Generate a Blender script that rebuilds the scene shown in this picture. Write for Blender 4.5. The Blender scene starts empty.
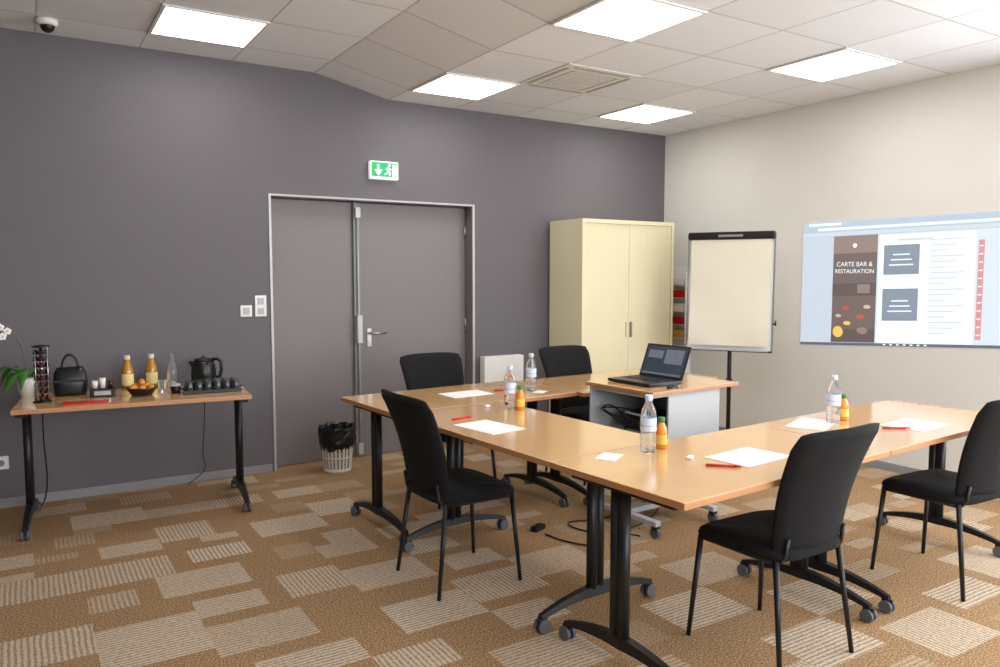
import bpy, bmesh, math, random
from mathutils import Vector, Matrix
random.seed(7)
C = bpy.context.scene.collection
PI = math.pi
# ------------------------------------------------------------------ camera model
CAMH=1.48; FPX=766.0; PITCH=0.0762
F3=Vector((math.sin(math.radians(32)),math.cos(math.radians(32)),0))
R3=Vector((F3.y,-F3.x,0))
def ray(px,py):
    u=(px-500)/FPX; v=(333.5-py)/FPX
    f=math.cos(PITCH)+v*math.sin(PITCH); up=v*math.cos(PITCH)-math.sin(PITCH)
    d=F3*f+R3*u; d.z=up
    return d
def G(px,py,z=0.0):
    d=ray(px,py); t=(z-CAMH)/d.z
    return Vector((d.x*t,d.y*t,z))
WY=5.74; WX=5.54
def W(px,py,y=WY):
    d=ray(px,py); t=y/d.y
    return d.x*t, CAMH+d.z*t
def RW(px,py,x=WX):
    d=ray(px,py); t=x/d.x
    return d.y*t, CAMH+d.z*t
cam=bpy.data.cameras.new('camera'); co=bpy.data.objects.new('camera',cam); C.objects.link(co)
co.location=(0,0,CAMH); co.rotation_euler=(PI/2-PITCH,0,-math.radians(32))
cam.sensor_width=36; cam.lens=FPX/1000*36; cam.clip_start=.05
bpy.context.scene.camera=co
try:
    bpy.context.scene.view_settings.view_transform='Standard'
    bpy.context.scene.view_settings.look='None'
    bpy.context.scene.view_settings.exposure=0.0
except Exception as e: print(e)
# ------------------------------------------------------------------ materials
def lin(c):
    r=[]
    for v in c[:3]:
        v/=255.0
        r.append(v/12.92 if v<=.04045 else ((v+.055)/1.055)**2.4)
    return (*r,1)
def mat(name,col,rough=.5,metal=0,var=.06,scale=30,emit=0,trans=0,alpha=1,coat=0,bump=0,ior=1.45):
    m=bpy.data.materials.new(name); m.use_nodes=True; nt=m.node_tree; b=nt.nodes['Principled BSDF']
    c=lin(col)
    tc=nt.nodes.new('ShaderNodeTexCoord'); no=nt.nodes.new('ShaderNodeTexNoise'); no.inputs['Scale'].default_value=scale
    nt.links.new(tc.outputs['Object'],no.inputs['Vector'])
    mx=nt.nodes.new('ShaderNodeMix'); mx.data_type='RGBA'
    mx.inputs[6].default_value=tuple(max(0,x*(1-var)) for x in c[:3])+(1,)
    mx.inputs[7].default_value=tuple(min(1,x*(1+var)) for x in c[:3])+(1,)
    nt.links.new(no.outputs['Fac'],mx.inputs[0]); nt.links.new(mx.outputs[2],b.inputs['Base Color'])
    b.inputs['Roughness'].default_value=rough; b.inputs['Metallic'].default_value=metal
    b.inputs['Transmission Weight'].default_value=trans; b.inputs['Alpha'].default_value=alpha
    b.inputs['Coat Weight'].default_value=coat; b.inputs['IOR'].default_value=ior
    if emit:
        nt.links.new(mx.outputs[2],b.inputs['Emission Color']); b.inputs['Emission Strength'].default_value=emit
    if bump:
        bp=nt.nodes.new('ShaderNodeBump'); bp.inputs['Strength'].default_value=bump; bp.inputs['Distance'].default_value=.002
        nt.links.new(no.outputs['Fac'],bp.inputs['Height']); nt.links.new(bp.outputs['Normal'],b.inputs['Normal'])
    return m
M={}
M['wall_dark']=mat('dark_wall_paint',(106,102,107),.7,var=.03,scale=3)
M['wall_light']=mat('light_wall_paint',(226,224,219),.8,var=.02,scale=3)
M['base']=mat('skirting_grey',(146,144,148),.5)
M['door']=mat('door_paint',(126,119,119),.5,var=.02,scale=3)
M['alu']=mat('pale_frame',(184,181,182),.4,metal=.2)
M['black']=mat('black_metal',(26,26,28),.4,var=.1)
M['blackp']=mat('black_plastic',(18,18,20),.35,var=.1)
M['fabric']=mat('black_fabric',(14,14,16),.95,var=.35,scale=300,bump=.4)
M['wheel']=mat('grey_wheel',(92,95,100),.5)
M['white']=mat('white_plastic',(235,235,232),.4,var=.02)
M['binw']=mat('off_white_plastic',(224,219,206),.5,var=.02)
M['paper']=mat('white_paper',(245,244,242),.8,var=.01)
M['cream']=mat('cream_metal',(237,228,192),.5,var=.02,scale=4)
M['cream2']=mat('cream_groove',(230,221,184),.6)
M['pad']=mat('flip_paper',(230,224,206),.8,var=.03,scale=4)
M['light']=mat('light_diffuser',(255,253,250),.5,var=0,emit=9.5)
M['lframe']=mat('light_frame',(225,224,222),.5)
M['cart']=mat('light_grey_metal',(184,187,190),.45,var=.02)
M['cartd']=mat('mid_grey_metal',(130,132,135),.45)
M['red']=mat('red_plastic',(205,25,25),.4)
M['green']=mat('exit_green',(20,160,95),.4,var=.02,emit=.5)
M['exitw']=mat('exit_white',(240,250,240),.4,var=.0,emit=.5)
M['pet']=mat('clear_plastic',(240,246,252),.08,var=0,trans=.92,ior=1.2)
M['glass']=mat('clear_glass',(240,245,245),.03,var=0,trans=.95,ior=1.3)
M['blabel']=mat('pale_label',(212,222,238),.5)
M['pink']=mat('pale_blue_stripe',(170,190,222),.5)
M['blush']=mat('orchid_centre',(214,150,165),.5)
M['cap']=mat('pale_blue_cap',(200,215,232),.4)
M['juice']=mat('orange_juice',(228,140,28),.25,coat=.6)
M['jlabel']=mat('juice_label',(235,195,90),.5)
M['gcap']=mat('green_cap',(60,120,60),.4)
M['oil']=mat('amber_glass',(184,126,34),.12,coat=.8)
M['olabel']=mat('amber_label',(236,216,150),.5)
M['whcap']=mat('white_cap',(225,215,190),.4)
M['orange']=mat('orange_wrapper',(222,140,56),.5,var=.2)
M['leaf']=mat('orchid_leaf',(62,120,40),.45,var=.2)
M['stem']=mat('orchid_stem',(96,104,50),.5)
M['petal']=mat('orchid_petal',(246,242,240),.6)
M['cap1']=mat('capsule_brown',(92,52,44),.25,metal=.7)
M['cap2']=mat('capsule_plum',(66,44,74),.25,metal=.7)
M['cap3']=mat('capsule_silver',(150,148,150),.25,metal=.7)
M['chrome']=mat('chrome',(200,200,200),.2,metal=1)
M['steel']=mat('brushed_steel',(170,170,172),.35,metal=.9)
M['smoke']=mat('dark_glass',(84,92,90),.06,var=.1,coat=.8,trans=.6,ior=1.3)
M['screen']=mat('laptop_screen',(44,50,62),.3,emit=.7,var=.1)
M['screenp']=mat('laptop_screen_page',(96,104,116),.3,emit=.5,var=.3,scale=60)
M['bag']=mat('bin_bag',(22,22,26),.3,bump=.5,scale=40)
M['yellow']=mat('spine_yellow',(226,178,80),.6)
M['vent']=mat('vent_plastic',(226,225,222),.5)
M['ventd']=mat('vent_slot',(172,168,162),.6)
def wood(name,c1,c2,rough=.16,coat=.5):
    m=bpy.data.materials.new(name); m.use_nodes=True; nt=m.node_tree; b=nt.nodes['Principled BSDF']
    tc=nt.nodes.new('ShaderNodeTexCoord'); mp=nt.nodes.new('ShaderNodeMapping'); mp.inputs['Scale'].default_value=(3,45,3)
    no=nt.nodes.new('ShaderNodeTexNoise'); no.inputs['Scale'].default_value=2.5; no.inputs['Detail'].default_value=5
    mx=nt.nodes.new('ShaderNodeMix'); mx.data_type='RGBA'; mx.inputs[6].default_value=lin(c1); mx.inputs[7].default_value=lin(c2)
    nt.links.new(tc.outputs['Object'],mp.inputs[0]); nt.links.new(mp.outputs[0],no.inputs['Vector'])
    nt.links.new(no.outputs['Fac'],mx.inputs[0]); nt.links.new(mx.outputs[2],b.inputs['Base Color'])
    b.inputs['Roughness'].default_value=rough; b.inputs['IOR'].default_value=1.9
    b.inputs['Coat Weight'].default_value=coat; b.inputs['Coat Roughness'].default_value=.12
    return m
M['wood']=wood('beech_laminate',(214,166,108),(228,182,128))
M['edge']=wood('beech_edge',(178,120,68),(192,134,82),.5,0)
def carpet():
    m=bpy.data.materials.new('patterned_carpet'); m.use_nodes=True; nt=m.node_tree; N=nt.nodes; L=nt.links; b=N['Principled BSDF']
    geo=N.new('ShaderNodeNewGeometry')
    def noise(sc,det=2):
        n=N.new('ShaderNodeTexNoise'); n.inputs['Scale'].default_value=sc; n.inputs['Detail'].default_value=det
        L.new(geo.outputs['Position'],n.inputs['Vector']); return n
    def math_(op,a,b_=None,v=None):
        n=N.new('ShaderNodeMath'); n.operation=op
        L.new(a,n.inputs[0])
        if b_ is not None: L.new(b_,n.inputs[1])
        if v is not None: n.inputs[1].default_value=v
        return n.outputs[0]
    def ramp(inp,stops):
        r=N.new('ShaderNodeValToRGB'); L.new(inp,r.inputs[0]); e=r.color_ramp.elements
        e[0].position,e[0].color=stops[0][0],lin(stops[0][1]); e[1].position,e[1].color=stops[-1][0],lin(stops[-1][1])
        for p,c in stops[1:-1]:
            q=e.new(p); q.color=lin(c)
        return r.outputs[0]
    base=ramp(noise(130,4).outputs['Fac'],[(.34,(114,87,60)),(.5,(156,123,88)),(.66,(196,165,128))])
    cream=ramp(noise(90,3).outputs['Fac'],[(.3,(190,177,156)),(.7,(226,217,202))])
    sx=N.new('ShaderNodeSeparateXYZ'); L.new(geo.outputs['Position'],sx.inputs[0])
    at=N.new('ShaderNodeAttribute'); at.attribute_name='sdir'
    ap=N.new('ShaderNodeAttribute'); ap.attribute_name='patch'
    mixc=N.new('ShaderNodeMix'); L.new(at.outputs['Fac'],mixc.inputs[0]); L.new(sx.outputs['Y'],mixc.inputs[2]); L.new(sx.outputs['X'],mixc.inputs[3])
    ph=math_('MULTIPLY',mixc.outputs[0],v=2*PI/.022)
    ph=math_('ADD',ph,math_('MULTIPLY',noise(7,1).outputs['Fac'],v=2.5))
    s=math_('SINE',ph)
    s=math_('ADD',s,math_('MULTIPLY',noise(45,3).outputs['Fac'],v=3.2))
    s=math_('GREATER_THAN',s,v=1.45)
    s=math_('MULTIPLY',s,ap.outputs['Fac'])
    # patches also lift the ground tone a little between the stripes
    s2=math_('MULTIPLY',ap.outputs['Fac'],v=.18)
    s=math_('MAXIMUM',s,s2)
    mx=N.new('ShaderNodeMix'); mx.data_type='RGBA'; L.new(s,mx.inputs[0]); L.new(base,mx.inputs[6]); L.new(cream,mx.inputs[7])
    L.new(mx.outputs[2],b.inputs['Base Color']); b.inputs['Roughness'].default_value=.95
    b.inputs['Specular IOR Level'].default_value=.15
    bp=N.new('ShaderNodeBump'); bp.inputs['Strength'].default_value=.35; bp.inputs['Distance'].default_value=.003
    L.new(noise(260,2).outputs['Fac'],bp.inputs['Height']); L.new(bp.outputs['Normal'],b.inputs['Normal'])
    return m
M['carpet']=carpet()
TX0=2.54; TY0=5.35; TS=.6
def ceil_mat():
    m=bpy.data.materials.new('ceiling_tiles'); m.use_nodes=True; nt=m.node_tree; N=nt.nodes; L=nt.links; b=N['Principled BSDF']
    geo=N.new('ShaderNodeNewGeometry'); sx=N.new('ShaderNodeSeparateXYZ'); L.new(geo.outputs['Position'],sx.inputs[0])
    outs=[]; cells=[]
    for ax,o in (('X',TX0),('Y',TY0)):
        a=N.new('ShaderNodeMath'); a.operation='ADD'; a.inputs[1].default_value=-o+60; L.new(sx.outputs[ax],a.inputs[0])
        d=N.new('ShaderNodeMath'); d.operation='DIVIDE'; d.inputs[1].default_value=TS; L.new(a.outputs[0],d.inputs[0])
        f=N.new('ShaderNodeMath'); f.operation='FRACT'; L.new(d.outputs[0],f.inputs[0])
        fl=N.new('ShaderNodeMath'); fl.operation='FLOOR'; L.new(d.outputs[0],fl.inputs[0]); cells.append(fl.outputs[0])
        s=N.new('ShaderNodeMath'); s.operation='SUBTRACT'; s.inputs[1].default_value=.5; L.new(f.outputs[0],s.inputs[0])
        ab=N.new('ShaderNodeMath'); ab.operation='ABSOLUTE'; L.new(s.outputs[0],ab.inputs[0]); outs.append(ab.outputs[0])
    mxm=N.new('ShaderNodeMath'); mxm.operation='MAXIMUM'; L.new(outs[0],mxm.inputs[0]); L.new(outs[1],mxm.inputs[1])
    g=N.new('ShaderNodeMath'); g.operation='GREATER_THAN'; g.inputs[1].default_value=.489; L.new(mxm.outputs[0],g.inputs[0])
    cv=N.new('ShaderNodeCombineXYZ'); L.new(cells[0],cv.inputs[0]); L.new(cells[1],cv.inputs[1])
    wn=N.new('ShaderNodeTexWhiteNoise'); L.new(cv.outputs[0],wn.inputs['Vector'])
    t=N.new('ShaderNodeMix'); t.data_type='RGBA'; t.inputs[6].default_value=lin((226,230,236)); t.inputs[7].default_value=lin((238,242,248)); L.new(wn.outputs['Value'],t.inputs[0])
    mx=N.new('ShaderNodeMix'); mx.data_type='RGBA'; L.new(g.outputs[0],mx.inputs[0]); L.new(t.outputs[2],mx.inputs[6]); mx.inputs[7].default_value=lin((198,198,200))
    L.new(mx.outputs[2],b.inputs['Base Color']); b.inputs['Roughness'].default_value=.9
    return m
M['ceil']=ceil_mat()
def emat(name,col,s=.8):
    m=bpy.data.materials.new(name); m.use_nodes=True; nt=m.node_tree; b=nt.nodes['Principled BSDF']
    no=nt.nodes.new('ShaderNodeTexNoise'); no.inputs['Scale'].default_value=8
    mx=nt.nodes.new('ShaderNodeMix'); mx.data_type='RGBA'; c=lin(col)
    mx.inputs[6].default_value=tuple(x*.94 for x in c[:3])+(1,); mx.inputs[7].default_value=c
    nt.links.new(no.outputs['Fac'],mx.inputs[0])
    b.inputs['Base Color'].default_value=(.12,.12,.12,1); b.inputs['Roughness'].default_value=1; b.inputs['Specular IOR Level'].default_value=0
    nt.links.new(mx.outputs[2],b.inputs['Emission Color']); b.inputs['Emission Strength'].default_value=s
    return m
# ------------------------------------------------------------------ mesh helpers
def B(): return bmesh.new()
def box(bm,x0,x1,y0,y1,z0,z1,mi=0,mtx=None,bev=0):
    r=bmesh.ops.create_cube(bm,size=1)
    vs=r['verts']
    bmesh.ops.scale(bm,vec=(x1-x0,y1-y0,z1-z0),verts=vs)
    bmesh.ops.translate(bm,vec=((x0+x1)/2,(y0+y1)/2,(z0+z1)/2),verts=vs)
    for f in {f for v in vs for f in v.link_faces}: f.material_index=mi
    if bev:
        es={e for v in vs for e in v.link_edges}
        rr=bmesh.ops.bevel(bm,geom=list(es),offset=bev,segments=2,affect='EDGES',profile=.5)
        vs=list({v for f in rr['faces'] for v in f.verts}|{v for v in vs if v.is_valid})
        for f in {f for v in vs for f in v.link_faces}: f.material_index=mi
    if mtx is not None: bmesh.ops.transform(bm,matrix=mtx,verts=vs)
    return vs
def tube(bm,pts,r,seg=10,mi=0,caps=True):
    pts=[Vector(p) for p in pts]; n=len(pts)
    rs=r if isinstance(r,(list,tuple)) else [r]*n
    rings=[]; up=None
    for i,p in enumerate(pts):
        t=(pts[min(i+1,n-1)]-pts[max(i-1,0)]).normalized()
        if up is None:
            up=Vector((0,0,1)) if abs(t.z)<.9 else Vector((1,0,0))
        a=(up-t*up.dot(t)).normalized(); b=t.cross(a); up=a
        rings.append([bm.verts.new(p+(a*math.cos(2*PI*k/seg)+b*math.sin(2*PI*k/seg))*rs[i]) for k in range(seg)])
    for i in range(n-1):
        for k in range(seg):
            f=bm.faces.new((rings[i][k],rings[i][(k+1)%seg],rings[i+1][(k+1)%seg],rings[i+1][k])); f.material_index=mi; f.smooth=True
    if caps:
        bm.faces.new(rings[0][::-1]).material_index=mi; bm.faces.new(rings[-1]).material_index=mi
def lathe(bm,prof,cx=0,cy=0,seg=20,mi=0,cap0=True,cap1=True):
    rings=[]
    for r,z in prof:
        rings.append([bm.verts.new((cx+r*math.cos(2*PI*k/seg),cy+r*math.sin(2*PI*k/seg),z)) for k in range(seg)])
    for i in range(len(rings)-1):
        for k in range(seg):
            f=bm.faces.new((rings[i][k],rings[i][(k+1)%seg],rings[i+1][(k+1)%seg],rings[i+1][k])); f.material_index=mi; f.smooth=True
    if cap0: bm.faces.new(rings[0][::-1]).material_index=mi
    if cap1: bm.faces.new(rings[-1]).material_index=mi
def poly(bm,pts,mi=0):
    f=bm.faces.new([bm.verts.new(p) for p in pts]); f.material_index=mi; return f
def sphere(bm,c,r,sc=(1,1,1),mi=0,seg=14):
    rr=bmesh.ops.create_uvsphere(bm,u_segments=seg,v_segments=seg//2+2,radius=r)
    bmesh.ops.scale(bm,vec=sc,verts=rr['verts']); bmesh.ops.translate(bm,vec=c,verts=rr['verts'])
    for f in {f for v in rr['verts'] for f in v.link_faces}: f.material_index=mi; f.smooth=True
def obj(name,bm,mats,parent=None,bev=0,norm=True):
    if norm: bmesh.ops.recalc_face_normals(bm,faces=bm.faces)
    me=bpy.data.meshes.new(name); bm.to_mesh(me); bm.free()
    for m in (mats if isinstance(mats,(list,tuple)) else [mats]): me.materials.append(m)
    o=bpy.data.objects.new(name,me); C.objects.link(o)
    if parent is not None: o.parent=parent
    if bev:
        md=o.modifiers.new('bevel','BEVEL'); md.width=bev; md.segments=2; md.limit_method='ANGLE'
    return o
def tag(o,label,cat,group=None):
    o['label']=label; o['category']=cat
    if group: o['group']=group
    return o
def thing(name,label,cat,loc=(0,0,0),rz=0,group=None):
    o=bpy.data.objects.new(name,None); C.objects.link(o); o.location=loc; o.rotation_euler=(0,0,rz); o.empty_display_size=.05
    return tag(o,label,cat,group)
def struct(name,bm,m,parent=None,**k):
    o=obj(name,bm,m,parent,**k)
    if parent is None: o['kind']='structure'
    return o
def kids(o): return [c for c in bpy.data.objects if c.parent is o]
def dup(root,loc,rz=None,label=None,group=None):
    r=root.copy(); C.objects.link(r); r.location=loc
    if rz is not None: r.rotation_euler=(0,0,rz)
    if label: r['label']=label
    if group: r['group']=group
    for ch in kids(root):
        c=ch.copy(); C.objects.link(c); c.parent=r
        for g in kids(ch):
            d=g.copy(); C.objects.link(d); d.parent=c
    return r
def text(name,body,size,m,parent,mtx,align='LEFT'):
    cu=bpy.data.curves.new(name,'FONT'); cu.body=body; cu.size=size; cu.align_x=align
    t=bpy.data.objects.new(name+'_tmp',cu); C.objects.link(t)
    dg=bpy.context.evaluated_depsgraph_get(); me=bpy.data.meshes.new_from_object(t.evaluated_get(dg))
    bpy.data.objects.remove(t); me.name=name
    me.transform(mtx); me.materials.clear(); me.materials.append(m)
    o=bpy.data.objects.new(name,me); C.objects.link(o); o.parent=parent; return o
# ------------------------------------------------------------------ room
X0,X1,Y0,Y1=-3.0,WX,-3.2,WY
YF=WY+.2
g=.1
bm=B()
nx=math.ceil((X1-X0)/g); ny=math.ceil((YF-Y0)/g)
vg=[[bm.verts.new((min(X0+i*g,X1),min(Y0+j*g,YF),0)) for j in range(ny+1)] for i in range(nx+1)]
for i in range(nx):
    for j in range(ny): bm.faces.new((vg[i][j],vg[i+1][j],vg[i+1][j+1],vg[i][j+1]))
fl=struct('floor',bm,M['carpet'],norm=False)
pat=[[0.0]*ny for _ in range(nx)]; sd=[[0.0]*ny for _ in range(nx)]
def patch(cx,cy,sx,sy,d,tone,lim=0.0):
    i0=round((cx-sx/2-X0)/g); j0=round((cy-sy/2-Y0)/g); ni=max(1,round(sx/g)); nj=max(1,round(sy/g))
    touch=0
    for i in range(i0-1,i0+ni+1):
        for j in range(j0-1,j0+nj+1):
            if 0<=i<nx and 0<=j<ny and pat[i][j]>0: touch+=1
    if touch>lim: return
    for i in range(i0,i0+ni):
        for j in range(j0,j0+nj):
            if 0<=i<nx and 0<=j<ny: pat[i][j]=tone; sd[i][j]=d
for px,py,sx,sy,d in [(30,650,.4,.3,1),(90,627,.3,.2,0),(155,640,.4,.4,0),(125,571,.4,.3,1),(200,583,.4,.3,0),(235,606,.3,.2,0),(268,624,.4,.3,0),
 (310,655,.4,.2,0),(325,580,.3,.3,1),(385,572,.4,.3,0),(345,548,.3,.2,0),(30,590,.4,.3,1),(10,562,.2,.2,0),(100,520,.4,.3,0),(185,511,.4,.2,0),
 (185,529,.3,.3,1),(285,525,.4,.3,0),(218,549,.3,.2,1),(175,549,.2,.2,0),(130,547,.3,.2,0),(335,508,.3,.3,1),(60,508,.3,.2,0),(440,608,.4,.3,0),
 (510,583,.4,.3,1),(480,635,.4,.3,0),(540,655,.4,.3,0),(420,655,.3,.2,1),(620,650,.4,.3,0),(700,565,.4,.3,1),(700,610,.4,.3,0),(830,640,.4,.3,0),
 (930,627,.4,.3,1),(960,590,.4,.2,0),(905,600,.4,.2,0),(560,560,.4,.3,0),(640,620,.3,.3,1),(745,615,.4,.3,0),(980,560,.4,.3,1),(890,655,.4,.2,0),
 (300,492,.3,.2,0),(240,502,.3,.2,1),(400,530,.3,.2,0),(450,520,.3,.3,1),(480,560,.3,.2,0),(430,545,.3,.2,1),(820,590,.4,.3,0),(985,650,.4,.3,0)]:
    p=G(px,py); patch(p.x,p.y,sx,sy,d,random.uniform(.6,.9),3)
for k in range(1600):
    x=random.uniform(X0,X1); y=random.uniform(Y0,Y1)
    patch(x,y,random.choice([.2,.2,.3]),random.choice([.1,.2,.2]),random.choice([0,1]),random.choice([.25,.35,.5,.7]),3)
a1=fl.data.attributes.new('patch','FLOAT','FACE'); a2=fl.data.attributes.new('sdir','FLOAT','FACE')
k=0
for i in range(nx):
    for j in range(ny):
        a1.data[k].value=pat[i][j]; a2.data[k].value=sd[i][j]; k+=1
HC=2.87; HL=3.0; SX0=1.94; SX1=2.54
dxl,_=W(271,300); dxr,_=W(474,300)
dzt=2.075
bm=B()
box(bm,X0-.2,dxl,WY,WY+.2,0,3.2); box(bm,dxr,X1+.2,WY,WY+.2,0,3.2); box(bm,dxl,dxr,WY,WY+.2,dzt,3.2)
struct('wall_dark',bm,M['wall_dark'])
# right wall; unseen window opening added nearer than the frame edge for side light
WN0,WN1,WNZ0,WNZ1=-2.4,2.0,.95,2.5
bm=B(); box(bm,X1,X1+.2,WN1,Y1,0,3.2); box(bm,X1,X1+.2,Y0-.2,WN0,0,3.2); box(bm,X1,X1+.2,WN0,WN1,0,WNZ0); box(bm,X1,X1+.2,WN0,WN1,WNZ1,3.2)
struct('wall_right',bm,M['wall_light'])
bm=B()
for yy in (WN0,(WN0+WN1)/2-.03,WN1-.06): box(bm,X1+.08,X1+.14,yy,yy+.06,WNZ0,WNZ1)
box(bm,X1+.08,X1+.14,WN0,WN1,WNZ0,WNZ0+.06); box(bm,X1+.08,X1+.14,WN0,WN1,WNZ1-.06,WNZ1)
struct('added_window_1',bm,M['white'])  # frame of the unseen window, added along with the side light
bm=B(); box(bm,X0-.2,X0,Y0-.2,Y1,0,3.2); struct('wall_left',bm,M['wall_dark'])
bm=B()
box(bm,X0,X1,Y0-.2,Y0,0,.8); box(bm,X0,X1,Y0-.2,Y0,2.6,3.2); box(bm,X0,0,Y0-.2,Y0,.8,2.6); box(bm,4.8,X1,Y0-.2,Y0,.8,2.6)
struct('wall_back',bm,M['wall_light'])
bm=B()
zc=[(X0,HL),(SX0,HL),(SX1,HC),(X1,HC)]
for (xa,za),(xb,zb) in zip(zc,zc[1:]):
    poly(bm,[(xa,Y0,za),(xa,Y1,za),(xb,Y1,zb),(xb,Y0,zb)])
bmesh.ops.remove_doubles(bm,verts=bm.verts,dist=.001)
struct('ceiling',bm,M['ceil'],norm=False)
bm=B(); box(bm,X0,dxl-.02,WY-.012,WY,0,.06); box(bm,dxr+.02,X1,WY-.012,WY,0,.06); struct('baseboard_dark',bm,M['base'],bev=.003)
bm=B(); box(bm,X1-.012,X1,Y0,Y1-.015,0,.06); struct('baseboard_right',bm,M['base'],bev=.003)
bm=B(); t=.014
box(bm,dxl-.004,dxl+t,WY-.008,WY+.15,0,dzt+.004); box(bm,dxr-t,dxr+.004,WY-.008,WY-.002,0,dzt+.004); box(bm,dxl+t,dxr-t,WY-.008,WY-.002,dzt-.008,dzt+.004)
struct('trim_2',bm,M['alu'])
bm=B(); box(bm,dxr-.02,dxr,WY-.002,WY+.16,0,dzt); box(bm,dxl,dxr-.02,WY-.002,WY+.16,dzt-.014,dzt); box(bm,dxl,dxr,WY+.155,WY+.18,0,dzt); struct('trim_3',bm,M['door'])
YD=WY+.115
def xd(px): return W(px,300,YD)[0]
lA,lB,rA,rB=dxl+t+.004,xd(353),xd(359.5),dxr-.024
bm=B(); box(bm,lA,lB,YD,YD+.035,.003,dzt-.02); d1=struct('door_1',bm,M['door'],bev=.003)
bm=B(); box(bm,rA,rB,YD,YD+.035,.003,dzt-.02); d2=struct('door_2',bm,M['door'],bev=.003)
bm=B(); box(bm,lB,rA,YD-.03,YD+.03,.003,dzt-.02); obj('astragal',bm,M['cartd'],d1,bev=.003)
bm=B(); xm=xd(356.5); tube(bm,[(xm,YD-.045,.06),(xm,YD-.045,dzt-.08)],.007,mi=0); box(bm,xm-.024,xm+.024,YD-.075,YD-.03,.93,1.16,bev=.008); box(bm,xm-.02,xm+.02,YD-.06,YD-.03,dzt-.14,dzt-.06); box(bm,xm-.02,xm+.02,YD-.06,YD-.03,.03,.12)
obj('bolt_rod',bm,M['alu'],d1)
xh,zh=W(369,333,YD)
bm=B(); box(bm,xh-.02,xh+.02,YD-.008,YD,zh-.11,zh+.04,bev=.003); tube(bm,[(xh,YD,zh),(xh,YD-.05,zh),(xh+.03,YD-.055,zh),(xh+.13,YD-.055,zh)],.009); tube(bm,[(xh,YD-.014,zh-.075),(xh,YD,zh-.075)],.012)
obj('lever_handle',bm,M['steel'],d2)
for zz in (.25,1.05,1.85):
    bm=B(); tube(bm,[(rB-.004,YD-.01,zz-.05),(rB-.004,YD-.01,zz+.05)],.009); obj('hinge',bm,M['steel'],d2)
# switches and socket
xa,za=W(246,311); t_=thing('wall_switch','small square white wall switch plate left of the taller plate beside the doors','switch',(xa,WY,za))
bm=B(); box(bm,-.042,.042,-.01,0,-.042,.042,bev=.004); obj('plate',bm,M['white'],t_)
bm=B(); box(bm,-.024,.024,-.014,-.008,-.024,.024,bev=.002); obj('rocker',bm,M['cart'],t_)
xa,za=W(260.5,306); t_=thing('light_switch','taller white double wall switch plate next to the door frame','switch',(xa,WY,za))
bm=B(); box(bm,-.042,.042,-.01,0,-.078,.078,bev=.004); obj('plate',bm,M['white'],t_)
for s in (-1,1):
    bm=B(); box(bm,-.024,.024,-.014,-.008,s*.036-.024,s*.036+.024,bev=.002); obj('rocker',bm,M['cart'],t_)
xa,za=W(1,463); t_=thing('power_outlet','white power outlet low on the dark wall under the refreshment table','outlet',(xa,WY,za))
bm=B(); box(bm,-.042,.042,-.01,0,-.042,.042,bev=.004); obj('plate',bm,M['white'],t_)
bm=B(); lathe(bm,[(.02,-.002),(.02,.002)],seg=16); bmesh.ops.rotate(bm,matrix=Matrix.Rotation(PI/2,3,'X'),verts=bm.verts); bmesh.ops.translate(bm,vec=(0,-.011,0),verts=bm.verts); obj('socket_face',bm,M['cartd'],t_)
# exit sign
xa,za=W(368,161); xb,zb=W(396,181)
w,h=xb-xa,za-zb
t_=thing('exit_sign','green lit emergency exit sign mounted above the double doors','exit sign',((xa+xb)/2,WY,(za+zb)/2))
bm=B(); box(bm,-w/2,w/2,-.05,0,-h/2,h/2,bev=.006); obj('housing',bm,M['exitw'],t_)
bm=B(); box(bm,-w/2+.01,w/2-.01,-.054,-.048,-h/2+.02,h/2-.01); obj('green_panel',bm,M['green'],t_)
def arm(bm,pts,r): tube(bm,[(x,-.056,z) for x,z in pts],r,seg=6)
bm=B(); q=h*.36
box(bm,w*.27,w*.43,-.0565,-.0545,-q,q*.95)
obj('doorway_symbol',bm,M['exitw'],t_)
bm=B(); c=w*.13
sphere(bm,(c+.006,-.058,q*.75),.011,(1,.3,1)); arm(bm,[(c,q*.42),(c-.004,-q*.1)],.010); arm(bm,[(c-.004,-q*.1),(c+.016,-q*.35),(c+.008,-q*.85)],.0065); arm(bm,[(c-.004,-q*.1),(c-.014,-q*.5),(c-.036,-q*.62)],.0065); arm(bm,[(c,q*.4),(c+.024,q*.1)],.005); arm(bm,[(c,q*.4),(c-.024,q*.1)],.005)
obj('running_figure',bm,M['exitw'],t_)
bm=B(); c=-w*.24; arm(bm,[(c,q*.85),(c,-q*.2)],.009)
poly(bm,[(c-.034,-.058,q*.05),(c+.034,-.058,q*.05),(c,-.058,-q*.9)]); obj('arrow',bm,M['exitw'],t_)
# ceiling lights
def panel(ix,iy,z,label,grp='ceiling light panels'):
    x=TX0+ix*TS; y=TY0-iy*TS
    t=thing('ceiling_light',label,'ceiling light',(x+TS/2,y-TS/2,z),0,grp)
    a=TS/2
    bm=B()
    for (p,q_,r_,s_) in [(-a,a,-a,-a+.02),(-a,a,a-.02,a),(-a,-a+.02,-a+.02,a-.02),(a-.02,a,-a+.02,a-.02)]: box(bm,p,q_,r_,s_,-.012,-.001)
    obj('frame',bm,M['lframe'],t)
    bm=B(); box(bm,-a+.02,a-.02,-a+.02,a-.02,-.008,-.001); obj('diffuser',bm,M['light'],t)
panel(0,0,HC,'bright square ceiling light just right of the ceiling slope, near the dark wall')
panel(0,3,HC,'largest bright square ceiling light at the top middle of the photo')
panel(3,0,HC,'bright square ceiling light nearest the corner above the cabinet')
panel(3,3,HC,'bright square ceiling light on the right, near the white wall')
panel(-3,.0,HL,'bright square ceiling light in the raised ceiling part on the left')
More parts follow.
